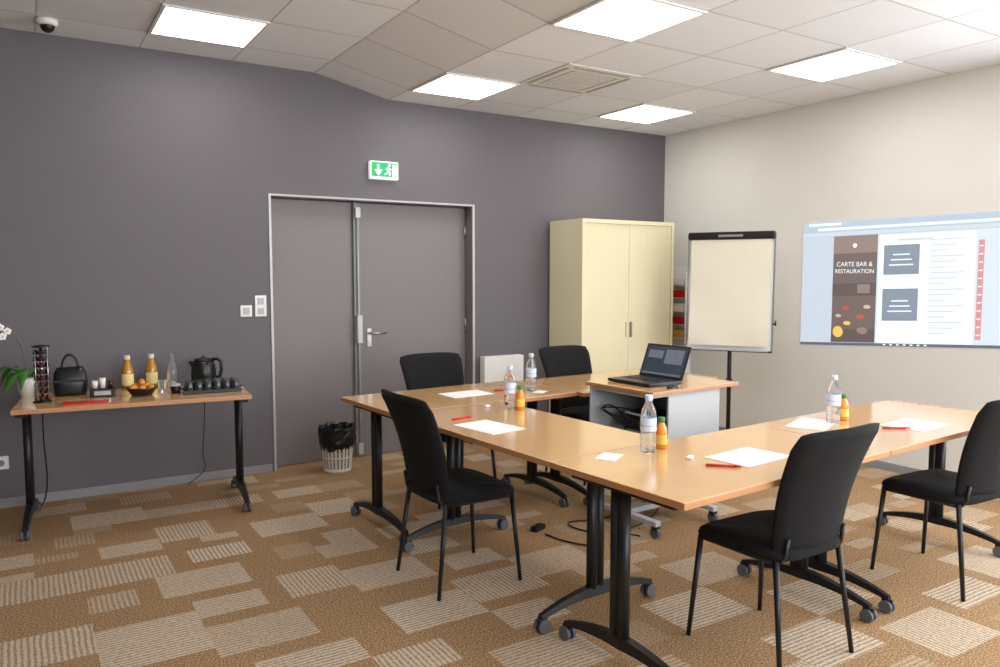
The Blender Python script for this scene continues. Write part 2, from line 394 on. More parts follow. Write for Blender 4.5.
for ix,iy,z in [(-3,4,HL),(0,6,HC),(3,6,HC),(0,9,HC),(3,9,HC)]:
    panel(ix,iy,z,'square ceiling light behind the camera position','ceiling light panels out of view')
x=TX0+1*TS+TS/2; y=TY0-1*TS-TS/2
t_=thing('ceiling_vent','square off-white air conditioning vent with slots in the ceiling between the lights','vent',(x,y,HC))
bm=B(); a=.32
box(bm,-a,a,-a,a,-.006,-.001); obj('cover',bm,M['vent'],t_)
for s in range(4):
    bm=B()
    mt=Matrix.Rotation(s*PI/2,4,'Z')
    box(bm,-.24,.24,-.285,-.255,-.0085,-.005,mtx=mt); obj('air_slot',bm,M['ventd'],t_)
bm=B()
for k in range(9): box(bm,-.17,.17,-.17+k*.04,-.162+k*.04,-.0085,-.005)
for s in range(4): box(bm,-.2,.2,-.2,-.192,-.0085,-.005,mtx=Matrix.Rotation(s*PI/2,4,'Z'))
obj('grille',bm,M['ventd'],t_)
p=G(47,19,HL)
t_=thing('security_camera','small dark domed security camera on the ceiling at top left','camera',(p.x,p.y,HL))
bm=B(); lathe(bm,[(.055,-.001),(.06,-.012),(.056,-.035),(.045,-.04)],seg=20); obj('base_ring',bm,M['white'],t_)
bm=B(); sphere(bm,(0,0,-.04),.04,(1,1,1)); obj('dome',bm,M['blackp'],t_)
# ------------------------------------------------------------------ folding tables
TZ=.74
def make_table(L,D,label,group,ins=.075):
    t=thing('folding_table',label,'table',(0,0,0),0,group)
    bm=B(); box(bm,0,L,0,D,TZ-.026,TZ,bev=.003)
    bm.normal_update()
    for f in bm.faces:
        if abs(f.normal.z)<.7: f.material_index=1
    obj('tabletop',bm,[M['wood'],M['edge']],t)
    bm=B(); box(bm,.14,L-.14,D/2-.02,D/2+.02,TZ-.075,TZ-.03,bev=.004); obj('beam',bm,M['black'],t)
    for s in (0,1):
        x=ins if s==0 else L-ins
        bm=B(); cy=D/2+.02
        for dy in (-.022,.022): tube(bm,[(x,cy+dy,.10),(x,cy+dy,TZ-.05)],.022,seg=14)
        box(bm,x-.012,x+.012,cy-.03,cy+.03,.1,TZ-.05)
        box(bm,x-.03,x+.03,.08,D-.08,TZ-.055,TZ-.027,bev=.006)
        leg=obj('leg',bm,M['black'],t)
        bm=B(); n=14; prev=None
        for k in range(n+1):
            a=k/n; yy=.02+a*(D-.04); u=2*a-1
            zz=.07+.05*(1-u*u); th=.012+.014*(1-abs(u)); wd=.016+.012*(1-abs(u))
            ring=[bm.verts.new((x-wd,yy,zz-th)),bm.verts.new((x+wd,yy,zz-th)),bm.verts.new((x+wd*.7,yy,zz+th*.6)),bm.verts.new((x-wd*.7,yy,zz+th*.6))]
            if prev:
                for i in range(4): bm.faces.new((prev[i],prev[(i+1)%4],ring[(i+1)%4],ring[i]))
            else: bm.faces.new(ring[::-1])
            prev=ring
        bm.faces.new(prev)
        obj('foot',bm,M['black'],leg)
        for yy in (.03,D-.03):
            bm=B()
            tube(bm,[(x,yy,.05),(x,yy,.078)],.009)
            for dx in (-.015,.015):
                tube(bm,[(x+dx-.008,yy,.029),(x+dx+.008,yy,.029)],.028,seg=18,mi=1)
            box(bm,x-.007,x+.007,yy-.024,yy+.024,.03,.062,mi=0,bev=.003)
            obj('caster',bm,[M['black'],M['wheel']],leg)
    return t
RT=math.radians(3.7); E1=Vector((math.cos(RT),math.sin(RT),0)); E2=Vector((-math.sin(RT),math.cos(RT),0)); P0=Vector((1.80,1.75,0))
def U(s,t,z=0): 
    p=P0+E1*s+E2*t; p.z=z; return p
L=1.3; D=.69; g1='folding tables of the U-shaped layout'
tb=make_table(L,D,'beech folding table nearest the camera, with the chair pushed in front of it',g1); tb.location=U(0,0); tb.rotation_euler.z=RT
dup(tb,U(L+.004,0),RT,'beech folding table at the right end of the near row, next to the rightmost chair')
dup(tb,U(D,D+.004),RT+PI/2,'beech folding table forming the left side of the U, joining near and far rows')
TD=D+.008+L
dup(tb,U(0,TD),RT,'beech folding table at the left end of the far row, by the doors')
dup(tb,U(L+.004,TD-.06),RT,'beech folding table at the right end of the far row, behind the media cart')
fL=G(10,411,TZ); fR=G(252,395,TZ); Ls=(fR-fL).length; rs=math.atan2(fR.y-fL.y,fR.x-fL.x)
ts=make_table(Ls,.66,'beech folding refreshment table against the dark wall at the left',None,.04); ts.location=(fL.x,fL.y,0); ts.rotation_euler.z=rs
# ------------------------------------------------------------------ chairs (local: faces +Y)
def make_chair():
    t=thing('meeting_chair','','chair',(0,0,0),0,'black meeting chairs')
    bm=B(); hw,hd=.225,.225
    def outl(n=36,hx=hw,hy=hd):
        pts=[]
        for k in range(n):
            a=2*PI*k/n; c_,s_=math.cos(a),math.sin(a); e=.42
            x_=hx*math.copysign(abs(c_)**e,c_); y_=hy*math.copysign(abs(s_)**e,s_)
            if y_<0: x_*=(1-.06*(-y_/hy))
            pts.append((x_,y_))
        return pts
    levels=[(.90,.422),(.97,.43),(1,.448),(.97,.468),(.88,.480),(.5,.476),(.05,.472)]
    rings=[]
    for s_,z in levels:
        rings.append([bm.verts.new((x_*s_,y_*s_+.01,z-(.018 if y_>.15 and z>.44 else 0)*((y_-.15)/.07)*min(1,s_*1.0) )) for x_,y_ in outl()])
    for i in range(len(rings)-1):
        for k in range(36):
            f=bm.faces.new((rings[i][k],rings[i][(k+1)%36],rings[i+1][(k+1)%36],rings[i+1][k])); f.smooth=True
    bm.faces.new(rings[0][::-1]); bm.faces.new(rings[-1])
    obj('seat',bm,M['fabric'],t)
    bm=B(); nu,nv=12,14
    fr=[];bk=[]
    for j in range(nv+1):
        v=j/nv; z=.455+v*.48
        hwid=.195+.05*v
        if v>.88: hwid*=math.sqrt(max(0,1-((v-.88)/.12)**2*.14))
        if v<.08: hwid*=.95+.05*v/.08
        yb=-.20-.135*v+.025*math.sin(v*PI)
        th=.018*(1 if 0<j<nv else .5)
        for lst,sg in ((fr,1),(bk,-1)):
            lst.append([bm.verts.new((hwid*(2*i/nu-1), yb+.04*(2*i/nu-1)**2+sg*th*(1 if 0<i<nu else .4), z-(.012*(2*i/nu-1)**4 if v>.9 else 0))) for i in range(nu+1)])
    for j in range(nv):
        for i in range(nu):
            bm.faces.new((fr[j][i],fr[j+1][i],fr[j+1][i+1],fr[j][i+1])); bm.faces.new((bk[j][i],bk[j][i+1],bk[j+1][i+1],bk[j+1][i]))
        bm.faces.new((fr[j][0],bk[j][0],bk[j+1][0],fr[j+1][0])); bm.faces.new((fr[j][nu],fr[j+1][nu],bk[j+1][nu],bk[j][nu]))
    for i in range(nu):
        bm.faces.new((fr[0][i],fr[0][i+1],bk[0][i+1],bk[0][i])); bm.faces.new((fr[nv][i],bk[nv][i],bk[nv][i+1],fr[nv][i+1]))
    for f in bm.faces: f.smooth=True
    obj('backrest',bm,M['fabric'],t)
    for s in (-1,1):
        bm=B(); tube(bm,[(s*.19,.19,.43),(s*.22,.222,0)],[.0125,.0095]); obj('leg',bm,M['black'],t)
        bm=B(); tube(bm,[(s*.185,-.17,.43),(s*.215,-.225,0)],[.0125,.0095]); obj('leg',bm,M['black'],t)
        bm=B(); tube(bm,[(s*.175,-.12,.425),(s*.175,-.18,.425),(s*.165,-.195,.45),(s*.165,-.205,.52)],.008); obj('back_support',bm,M['black'],t)
    bm=B()
    for s in (-1,1): tube(bm,[(s*.18,-.17,.42),(s*.19,.19,.42)],.011)
    tube(bm,[(-.19,.17,.42),(.19,.17,.42)],.011); tube(bm,[(-.175,-.15,.42),(.175,-.15,.42)],.011)
    obj('seat_frame',bm,M['black'],t)
    return t
ch=make_chair()
ch.location=(1.78,3.24,0); ch.rotation_euler.z=-PI/2+.02
ch['label']='black fabric chair in the open at the left side of the U, facing right'
dup(ch,(2.41,4.47,0),PI+.03,'black fabric chair behind the far row in front of the double doors')
dup(ch,(3.53,4.42,0),PI+.05,'black fabric chair behind the far row in front of the cream cabinet')
dup(ch,(2.50,1.96,0),0,'black fabric chair seen from behind at the near table, in the foreground')
dup(ch,(3.80,1.97,0),-.03,'black fabric chair at the right edge of the photo, seen from behind')
# ------------------------------------------------------------------ cabinet
cy1=WY-.03; cy0=5.23
d=ray(582,300); cx0=d.x/d.y*cy0; d=ray(673,300); cx1=d.x/d.y*cy0
cw=cx1-cx0; cd=cy1-cy0; chh=1.965
t_=thing('storage_cabinet','tall cream metal cabinet with two shutter doors standing in the corner','cabinet',(cx0,cy0,0))
bm=B(); box(bm,0,.025,0,cd,0,chh); box(bm,cw-.025,cw,0,cd,0,chh); box(bm,.025,cw-.025,0,cd,chh-.035,chh); box(bm,.025,cw-.025,0,cd,0,.06); box(bm,.025,cw-.025,cd-.02,cd,.06,chh-.035)
obj('body',bm,M['cream'],t_)
for s in (0,1):
    xa=.027+s*(cw/2-.026); xb=xa+cw/2-.029
    bm=B(); box(bm,xa,xb,.012,.025,.062,chh-.037)
    n=14; dx=(xb-xa)/n
    for k in range(n): box(bm,xa+k*dx+.001,xa+(k+1)*dx-.001,.0112,.0125,.062,chh-.037)
    dr=obj('shutter_door',bm,M['cream'],t_)
    bm=B(); hx=xb-.035 if s==0 else xa+.012; box(bm,hx,hx+.02,-.008,.011,.92,1.06,bev=.004); obj('handle',bm,M['cream2'] if s==0 else M['cartd'],dr)
xa,za=W(483,357,WY-.06); xb,_=W(522,357,WY-.06)
bm=B(); box(bm,0,xb-xa,-.09,-.004,.0,za,bev=.008)
o=obj('white_panel',bm,M['paper']); o.location=(xa,WY,0); tag(o,'plain low white panel on the dark wall between doors and cabinet','panel')
# leaflet rack
ry=RW(682,300)[0]
t_=thing('leaflet_rack','narrow wall rack for leaflets between cabinet and flip chart','rack',(WX,ry,0))
bm=B(); box(bm,-.015,-.002,-.13,.13,0,1.56)
for s in (-1,1): box(bm,-.09,-.015,s*.13-.005,s*.13+.005,0,1.52)
for k in range(5): box(bm,-.09,-.015,-.125,.125,.86+k*.13,.868+k*.13)
obj('rack_body',bm,M['white'],t_)
for k,(c_,lab) in enumerate([('yellow','yellow'),('red','red'),('paper','white'),('red','red'),('paper','white')]):
    z=.869+k*.13
    bm=B(); box(bm,WX-.085,WX-.03,ry-.11,ry+.11,z,z+.07,bev=.002)
    nm=['bottom','second lowest','middle','second highest','top'][k]
    tag(obj('leaflet_stack',bm,M[c_]),'%s stack of leaflets on the %s shelf of the wall rack'%(lab,nm),'leaflets','leaflet stacks in the wall rack')
# ------------------------------------------------------------------ flip chart
t_=thing('flip_chart','cream paper flip chart on a black pole stand by the white wall','flip chart',(5.02,4.42,0),math.radians(-58.8))
bw=.355; z0,z1=.845,1.82
tilt=Matrix.Translation((0,0,z0))@Matrix.Rotation(math.radians(-3),4,'X')@Matrix.Translation((0,0,-z0))
bm=B(); box(bm,-bw+.01,bw-.01,-.008,.008,z0+.012,z1-.02,mtx=tilt); obj('board',bm,M['white'],t_)
for s in (-1,1):
    bm=B(); box(bm,s*(bw-.005)-.005,s*(bw-.005)+.005,-.014,.014,z0,z1,mtx=tilt)
    obj('side_rail',bm,M['cartd'],t_)
bm=B(); box(bm,-bw,bw,-.014,.014,z0-.005,z0+.011,mtx=tilt)
obj('bottom_rail',bm,M['black'],t_,bev=.003)
bm=B(); box(bm,-bw,bw,-.045,.018,z1-.045,z1+.02,mtx=tilt,bev=.015); cl=obj('clamp_bar',bm,M['blackp'],t_)
bm=B(); box(bm,-.1,.1,-.049,-.043,z1-.025,z1-.005,mtx=tilt,bev=.002); obj('name_plate',bm,M['steel'],cl)
bm=B()
nz=24; nxp=14
rows=[]
for j in range(nz+1):
    v=j/nz; z=z0+.045+v*(z1-z0-.075)
    row=[]
    for i in range(nxp+1):
        u=i/nxp
        y_=-.022-.010*(1+math.sin(v*PI*2.3+1))*(1-v)-.004*(1+math.sin(u*7+v*9))*(1-v*.7)-.003*(1+math.sin(u*15-v*13))*(1-v*.7)
        row.append(bm.verts.new((-bw+.03+u*(2*bw-.06),y_,z)))
    rows.append(row)
for j in range(nz):
    for i in range(nxp): bm.faces.new((rows[j][i],rows[j][i+1],rows[j+1][i+1],rows[j+1][i])).smooth=True
bmesh.ops.transform(bm,matrix=tilt,verts=bm.verts)
o=obj('paper_pad',bm,M['pad'],t_)
bm=B(); box(bm,-bw+.03,bw-.03,-.05,-.014,z0+.004,z0+.014,mtx=tilt); obj('pen_tray',bm,M['cart'],t_)
bm=B(); tube(bm,[(0,.085,.06),(0,.085,1.2)],.018); tube(bm,[(0,.085,.55),(0,.085,.6)],.026); box(bm,-.03,.03,.04,.11,1.0,1.2); obj('pole',bm,M['black'],t_)
bm=B(); tube(bm,[(bw-.002,0,1.08),(bw+.022,-.01,1.08)],.008); tube(bm,[(bw+.02,-.01,1.065),(bw+.02,-.01,1.11)],.006); obj('paper_hook',bm,M['black'],t_)
for k in range(5):
    a=2*PI*k/5+.3
    bm=B(); tube(bm,[(0,.085,.12),(.16*math.cos(a),.085+.16*math.sin(a),.085),(.3*math.cos(a),.085+.3*math.sin(a),.06)],[.018,.014,.012]); lg=obj('leg',bm,M['black'],t_)
    bm=B(); tube(bm,[(.3*math.cos(a)-.012,.085+.3*math.sin(a),.026),(.3*math.cos(a)+.012,.085+.3*math.sin(a),.026)],.026,seg=14); obj('caster',bm,M['wheel'],lg)
# ------------------------------------------------------------------ projected image
t_=thing('projected_image','pale web page projected onto the white wall at the right','projection',(WX,4.10,.9))
E={k:emat('projection_'+k,c,s) for k,(c,s) in dict(page=((222,234,244),1.0),side=((208,220,236),.95),bar=((192,212,230),.92),white=((238,246,252),1.15),grey=((216,228,238),.95),photo=((112,92,88),.8),photo2=((158,134,124),.8),photo3=((86,68,66),.8),yellow=((248,204,84),1.0),redd=((196,70,60),.9),card=((136,154,174),.85),text=((206,216,228),1.0),red=((232,150,154),.9),task=((84,98,130),.7),cream=((214,200,186),.9)).items()}
def SP(a,b,lay=0):
    zb=.90+.10*a; zt=1.905
    return (-.003-.0012*lay, -1.73*a, zb+(zt-zb)*b-.9)
def rect(name,m,a0,a1,b0,b1,lay,par):
    bm=B(); poly(bm,[SP(a0,b0,lay),SP(a0,b1,lay),SP(a1,b1,lay),SP(a1,b0,lay)]); return obj(name,bm,m,par,norm=False)
def circ(a,b,r,lay,m,par,name,sz=1.0):
    bm=B(); bmesh.ops.create_circle(bm,cap_ends=True,segments=20,radius=r)
    bmesh.ops.rotate(bm,matrix=Matrix.Rotation(-PI/2,3,'Y'),verts=bm.verts); bmesh.ops.scale(bm,vec=(1,1,sz),verts=bm.verts); bmesh.ops.translate(bm,vec=SP(a,b,lay),verts=bm.verts); return obj(name,bm,m,par)
pg=rect('page_background',E['page'],0,1,0,1,0,t_)
rect('left_margin',E['side'],0,.165,.025,.88,1,t_)
tbk=rect('browser_bar',E['bar'],0,1,.88,1,1,t_); rect('address_field',E['white'],.08,.9,.93,.95,2,tbk); rect('tab',E['white'],.03,.2,.97,.99,2,tbk); rect('tool_strip',E['grey'],0,1,.885,.915,2,tbk)
tk=rect('task_bar',E['task'],0,1,0,.022,1,t_)
for k in range(7): rect('task_icon',E['white'],.42+k*.03,.432+k*.03,.006,.017,2,tk)
ph=rect('page_photo',E['photo'],.165,.38,.025,.88,1,t_)
rect('photo_wall',E['photo2'],.165,.38,.74,.88,2,ph)
rect('photo_shelf',E['photo3'],.165,.38,.40,.50,2,ph)
rect('photo_table',E['photo3'],.165,.38,.025,.13,2,ph)
rect('photo_window',E['photo2'],.29,.35,.42,.49,3,ph)
circ(.2,.11,.045,3,E['yellow'],ph,'yellow_dish'); circ(.245,.18,.032,4,E['yellow'],ph,'yellow_dish',.5)
circ(.32,.12,.045,3,E['photo2'],ph,'pale_dish',.6); circ(.31,.23,.038,4,E['redd'],ph,'red_dish',.5); circ(.235,.30,.034,3,E['redd'],ph,'red_dish',.5); circ(.34,.31,.03,3,E['cream'],ph,'pale_dish',.5); circ(.2,.24,.025,3,E['cream'],ph,'pale_dish',.5)
circ(.272,.80,.018,3,E['white'],ph,'round_emblem')
ww=rect('content_area',E['white'],.39,.79,.025,.87,1,t_)
for b0,b1 in ((.56,.79),(.20,.45)):
    cdp=rect('link_card',E['card'],.41,.567,b0,b1,2,t_)
    for q in range(3): rect('card_line',E['white'],.435+.008*q,.542-.008*q,b0+.07+q*.04,b0+.08+q*.04,3,cdp)
bm=B()
for k in range(18):
    b=.10+k*.042; poly(bm,[SP(.61,b,3),SP(.61,b+.009,3),SP(.61+.07+.035*((k*7)%3),b+.009,3),SP(.61+.07+.035*((k*7)%3),b,3)])
obj('text_line',bm,E['text'],ww,norm=False)
rect('page_heading',E['text'],.47,.62,.82,.835,3,ww)
rs_=rect('red_strip',E['red'],.80,.822,.06,.80,2,t_)
for k in range(12): rect('strip_mark',E['white'],.804,.818,.09+k*.06,.10+k*.06,3,rs_)
def ttx(body,a,b,size,al='CENTER'):
    p=Vector(SP(a,b,4))
    m4=Matrix(((0,0,-1,p.x),(-1,0,0,p.y),(0,1,0,p.z),(0,0,0,1)))
    return text('title_text',body,size,E['white'],ph,m4,al)
ttx('CARTE BAR &',.272,.635,.05); ttx('RESTAURATION',.272,.58,.046)
# ------------------------------------------------------------------ media cart
CR=math.radians(3)
cX,cY=2.92,3.09; CT=.835; cl_,cd_=.74,.56
t_=thing('media_cart','light grey media cart with wooden top on casters inside the U of tables','cart',(cX,cY,0),CR)
bm=B(); box(bm,0,cl_,0,cd_,CT-.022,CT,bev=.003)
bm.normal_update()
for f in bm.faces:
    if abs(f.normal.z)<.7: f.material_index=1
obj('top',bm,[M['wood'],M['edge']],t_)
bx0,bx1,by0,by1,bz0,bz1=.01,.60,.03,.53,.54,CT-.024
bm=B(); box(bm,.16,bx1,by0,by0+.015,bz0+.015,bz1-.015); box(bm,bx0,bx0+.02,by0,by0+.02,bz0+.015,bz1-.015); box(bm,bx0,bx1,by1-.015,by1,bz0+.015,bz1-.015); box(bm,bx1-.015,bx1,by0+.015,by1-.015,bz0+.015,bz1-.015); box(bm,bx0,bx1,by0,by1,bz0,bz0+.015); box(bm,bx0,bx1,by0,by1,bz1-.015,bz1)
obj('housing',bm,M['cart'],t_,bev=.002)
bm=B(); tube(bm,[(bx0+.002,by0+.01,.7),(bx0-.03,by0+.01,.7),(bx0-.03,by0+.16,.7),(bx0+.002,by0+.16,.7)],.006); obj('pull_handle',bm,M['cartd'],t_)
for xx in (.06,.55):
    bm=B(); box(bm,xx-.02,xx+.02,.26,.3,.09,bz0,bev=.004); obj('column',bm,M['cart'],t_)
bm=B(); 
for xx in (.06,.55): box(bm,xx-.022,xx+.022,.0,.56,.07,.10,bev=.004)
box(bm,.08,.53,.26,.30,.07,.10); box(bm,.08,.53,.1,.45,.2,.215)
obj('base_frame',bm,M['cart'],t_)
for xx in (.06,.55):
    for yy in (.02,.54):
        bm=B(); tube(bm,[(xx-.012,yy,.032),(xx+.012,yy,.032)],.032,seg=16,mi=1); box(bm,xx-.018,xx+.018,yy-.02,yy+.02,.045,.072,bev=.004); obj('caster',bm,[M['black'],M['wheel']],t_)
mc=Matrix.Translation((cX,cY,0))@Matrix.Rotation(CR,4,'Z')
p=mc@Vector((.27,.27,bz0+.016))
t_=thing('projector','dark projector inside the open shelf of the media cart','projector',p,CR)
bm=B(); box(bm,-.11,.14,-.15,.15,.012,.10,bev=.012); obj('body',bm,M['blackp'],t_)
bm=B(); tube(bm,[(-.125,-.07,.056),(-.1,-.07,.056)],.032,seg=18); obj('lens',bm,M['cartd'],t_)
bm=B(); 
for a_ in (-.08,.1):
    for b_ in (-.12,.12): tube(bm,[(a_,b_,0),(a_,b_,.016)],.01)
obj('feet',bm,M['black'],t_)
bm=B(); pts=[]
for k in range(60):
    a=k*.55; pts.append(mc@Vector((.075+.03*math.sin(a*.9),.28+.19*math.sin(a*.37),bz0+.035+.12*abs(math.sin(a*.21)))))
tube(bm,pts,.005,seg=6); tag(obj('cable_bundle',bm,M['blackp']),'tangle of black cables in the open side of the media cart','cable')
# laptop faces -X
p=mc@Vector((.285,.31,CT))
t_=thing('laptop','open black laptop standing on top of the media cart','laptop',p,CR)
bm=B(); box(bm,-.17,.10,-.175,.175,.003,.022,bev=.004); lb=obj('base',bm,M['blackp'],t_)
bm=B(); 
for r_ in range(5):
    for k in range(12): box(bm,-.07+r_*.024,-.052+r_*.024,-.15+k*.025,-.13+k*.025,.022,.0245)
obj('keyboard',bm,M['black'],lb)
mt=Matrix.Translation((.098,0,.022))@Matrix.Rotation(math.radians(22),4,'Y')
bm=B(); box(bm,0,.008,-.175,.175,0,.21,mtx=mt,bev=.002); ls=obj('lid',bm,M['blackp'],t_)
bm=B(); box(bm,-.0015,.0,-.162,.162,.014,.198,mtx=mt); sc_=obj('screen',bm,M['screen'],ls)
bm=B(); box(bm,-.0035,-.002,-.14,.0,.09,.18,mtx=mt); box(bm,-.0035,-.002,.02,.14,.12,.17,mtx=mt);box(bm,-.0035,-.002,-.155,.155,.016,.028,mtx=mt); obj('screen_page',bm,M['screenp'],ls)
p=mc@Vector((.22,.06,CT))
t_=thing('computer_mouse','small dark computer mouse beside the laptop on the cart','mouse',p,CR)
bm=B(); sphere(bm,(0,0,.0),.026,(1.6,1,.8)); bmesh.ops.bisect_plane(bm,geom=bm.verts[:]+bm.edges[:]+bm.faces[:],plane_co=(0,0,0),plane_no=(0,0,-1),clear_outer=True); obj('mouse_body',bm,M['blackp'],t_)
bm=B(); box(bm,.016,.03,-.003,.003,.014,.021,bev=.002); obj('wheel',bm,M['wheel'],t_)
# floor cables
def cord(pp,label,r=.005):
    pts=[]
    P=[Vector(q) for q in pp]
    for i in range(len(P)-1):
        a=P[max(i-1,0)];b=P[i];c_=P[i+1];d_=P[min(i+2,len(P)-1)]
        for k in range(8):
            t=k/8; pts.append(.5*((2*b)+(c_-a)*t+(2*a-5*b+4*c_-d_)*t*t+(3*b-a-3*c_+d_)*t**3))
    pts.append(P[-1])
    bm=B(); tube(bm,pts,r,seg=6); return tag(obj('extension_cord',bm,M['blackp']),label,'cord')
z=.007
cord([G(545,534,z),G(565,541,z),G(592,545,z),G(603,536,z),G(575,528,z),G(570,522,z),G(600,519,z),G(630,512,z),G(648,505,z)],'black cord looping across the carpet under the left table')
z=.018
cord([G(660,505,z),G(650,518,z),G(632,527,z),G(612,530,z),G(640,536,z)],'second black cord curled beside the wheels of the media cart')
p=G(538,530,0)
t_=thing('cable_adapter','small black adapter block on the carpet under the left table','adapter',p,.4)
bm=B(); box(bm,-.05,.05,-.025,.025,0,.03,bev=.008); obj('block',bm,M['blackp'],t_)
bm=B(); tube(bm,[(.048,0,.015),(.07,0,.012)],.007); obj('plug',bm,M['cartd'],t_)
# ------------------------------------------------------------------ bin
t_=thing('waste_bin','off-white slotted waste bin lined with a black bag beside the doors','bin',(1.985,5.50,0))
bm=B(); n=24
lathe(bm,[(.10,0),(.103,.03)],seg=n); 
for k in range(n):
    a=2*PI*k/n; a2=a+PI/n*1.15
    poly(bm,[(.103*math.cos(a),.103*math.sin(a),.03),(.103*math.cos(a2),.103*math.sin(a2),.03),(.118*math.cos(a2),.118*math.sin(a2),.2),(.118*math.cos(a),.118*math.sin(a),.2)])
lathe(bm,[(.118,.2),(.121,.235)],seg=n,cap0=False,cap1=False)
lathe(bm,[(.111,.11),(.113,.12)],seg=n,cap0=False,cap1=False)
o=obj('basket',bm,M['binw'],t_); md=o.modifiers.new('s','SOLIDIFY'); md.thickness=.003
bm=B(); lathe(bm,[(.092,.012),(.098,.03),(.112,.2)],seg=24,cap1=False); obj('liner',bm,M['cartd'],t_)
bm=B(); prof=[(.112,.17),(.124,.2),(.134,.22),(.137,.25),(.14,.28),(.138,.31),(.142,.335),(.132,.352),(.12,.33),(.11,.26)]
lathe(bm,prof,seg=28,cap1=False,cap0=False)
for v in bm.verts: 
    if v.co.z>.16: 
        f_=1+random.uniform(-.06,.06); v.co.x*=f_; v.co.y*=f_; v.co.z+=random.uniform(-.012,.012)
for f in bm.faces: f.smooth=False
obj('bin_bag',bm,M['bag'],t_)
# ------------------------------------------------------------------ bottles etc
def make_water(label):
    t=thing('water_bottle',label,'bottle',(0,0,0),0,'water bottles on the U-shaped tables')
    bm=B(); prof=[(.026,.001),(.032,.006),(.033,.03),(.031,.04),(.033,.05),(.033,.075),(.031,.08),(.033,.09),(.033,.15),(.030,.175),(.020,.20),(.0135,.212),(.0135,.225)]
    lathe(bm,prof); obj('bottle_body',bm,M['pet'],t)
    bm=B(); lathe(bm,[(.0336,.092),(.0338,.1),(.0338,.14),(.0336,.148)],cap0=False,cap1=False); obj('label_band',bm,M['blabel'],t)
    bm=B(); lathe(bm,[(.0339,.112),(.0339,.118)],cap0=False,cap1=False); obj('label_stripe',bm,M['pink'],t)
    bm=B(); lathe(bm,[(.0155,.218),(.016,.222),(.016,.238),(.014,.242)]); obj('cap',bm,M['cap'],t)
    return t
def make_juice(label):
    t=thing('juice_bottle',label,'bottle',(0,0,0),0,'small juice bottles on the U-shaped tables')
    bm=B(); lathe(bm,[(.022,0),(.026,.005),(.026,.07),(.023,.088),(.0145,.105),(.013,.118)]); obj('bottle_body',bm,M['juice'],t)
    bm=B(); lathe(bm,[(.0265,.02),(.0265,.06)],cap0=False,cap1=False); obj('label_band',bm,M['jlabel'],t)
    bm=B(); lathe(bm,[(.0155,.114),(.016,.118),(.016,.132),(.014,.134)]); obj('cap',bm,M['gcap'],t)
    return t
wbt=make_water('clear water bottle in the middle of the near left table corner, beside a juice bottle'); wbt.location=G(648,452,TZ)
dup(wbt,G(510,409,TZ),0,'clear water bottle on the left table, in front of the far chairs'); dup(wbt,G(531,391,TZ),0,'clear water bottle on the far row, behind the other two bottles')
dup(wbt,G(833,423,TZ),0,'clear water bottle on the near row behind the foreground chair')
jb=make_juice('small orange juice bottle beside the water bottle at the near table corner'); jb.location=G(661,448,TZ)
dup(jb,G(520,409.5,TZ),0,'small orange juice bottle on the left table beside a water bottle'); dup(jb,G(843,420,TZ),0,'small orange juice bottle beside the water bottle behind the foreground chair')
def sheet(px,py,w,h,rz,label):
    p=G(px,py,TZ); t=B(); box(t,-w/2,w/2,-h/2,h/2,.0005,.0025)
    o=obj('paper_sheet',t,M['paper']); o.location=p; o.rotation_euler.z=rz; return tag(o,label,'paper','white papers on the tables')
sheet(489,427,.30,.21,RT+PI/2+.1,'white paper sheet on the left table beside the chair in the open')
sheet(466,394,.29,.20,RT,'white paper sheet on the far row in front of the chair by the doors')
sheet(540,392,.10,.07,RT+.5,'small white card on the far row near the water bottle')
sheet(609,457,.12,.085,RT+.5,'small white card at the left end of the near table')
sheet(748,457,.30,.21,RT+.05,'white paper sheet on the near table beside the foreground chair')
sheet(812,424,.28,.18,RT+.3,'white paper sheet beside the water bottle on the near row')
sheet(915,425,.29,.21,RT+.05,'white paper sheet on the right end table of the near row')
def pen(px,py,rz,label):
    p=G(px,py,TZ); p.z=TZ+.0055
    t=thing('red_pen',label,'pen',p,rz,'red pens on the tables')
    bm=B(); tube(bm,[(-.065,0,0),(.04,0,0)],.005,seg=8); obj('barrel',bm,M['red'],t)
    bm=B(); tube(bm,[(.04,0,0),(.068,0,0)],[.0055,.004],seg=8); obj('pen_cap',bm,M['red'],t)
pen(723,467,-.75,'red pen on the near table left of the paper sheet'); pen(462,419,.2,'red pen on the left table beside the chair in the open'); pen(504,391,-.4,'red pen on the far row near the bottles'); pen(896,429,-.6,'red pen on the right end table')
for px,py,lab in [(690,459,'small white block on the near table by the red pen'),(487,407,'small white block on the left table near the bottles')]:
    p=G(px,py,TZ); bm=B(); box(bm,-.02,.02,-.012,.012,0,.012,bev=.003); o=obj('eraser',bm,M['white']); o.location=p; o.rotation_euler.z=.5; tag(o,lab,'eraser')
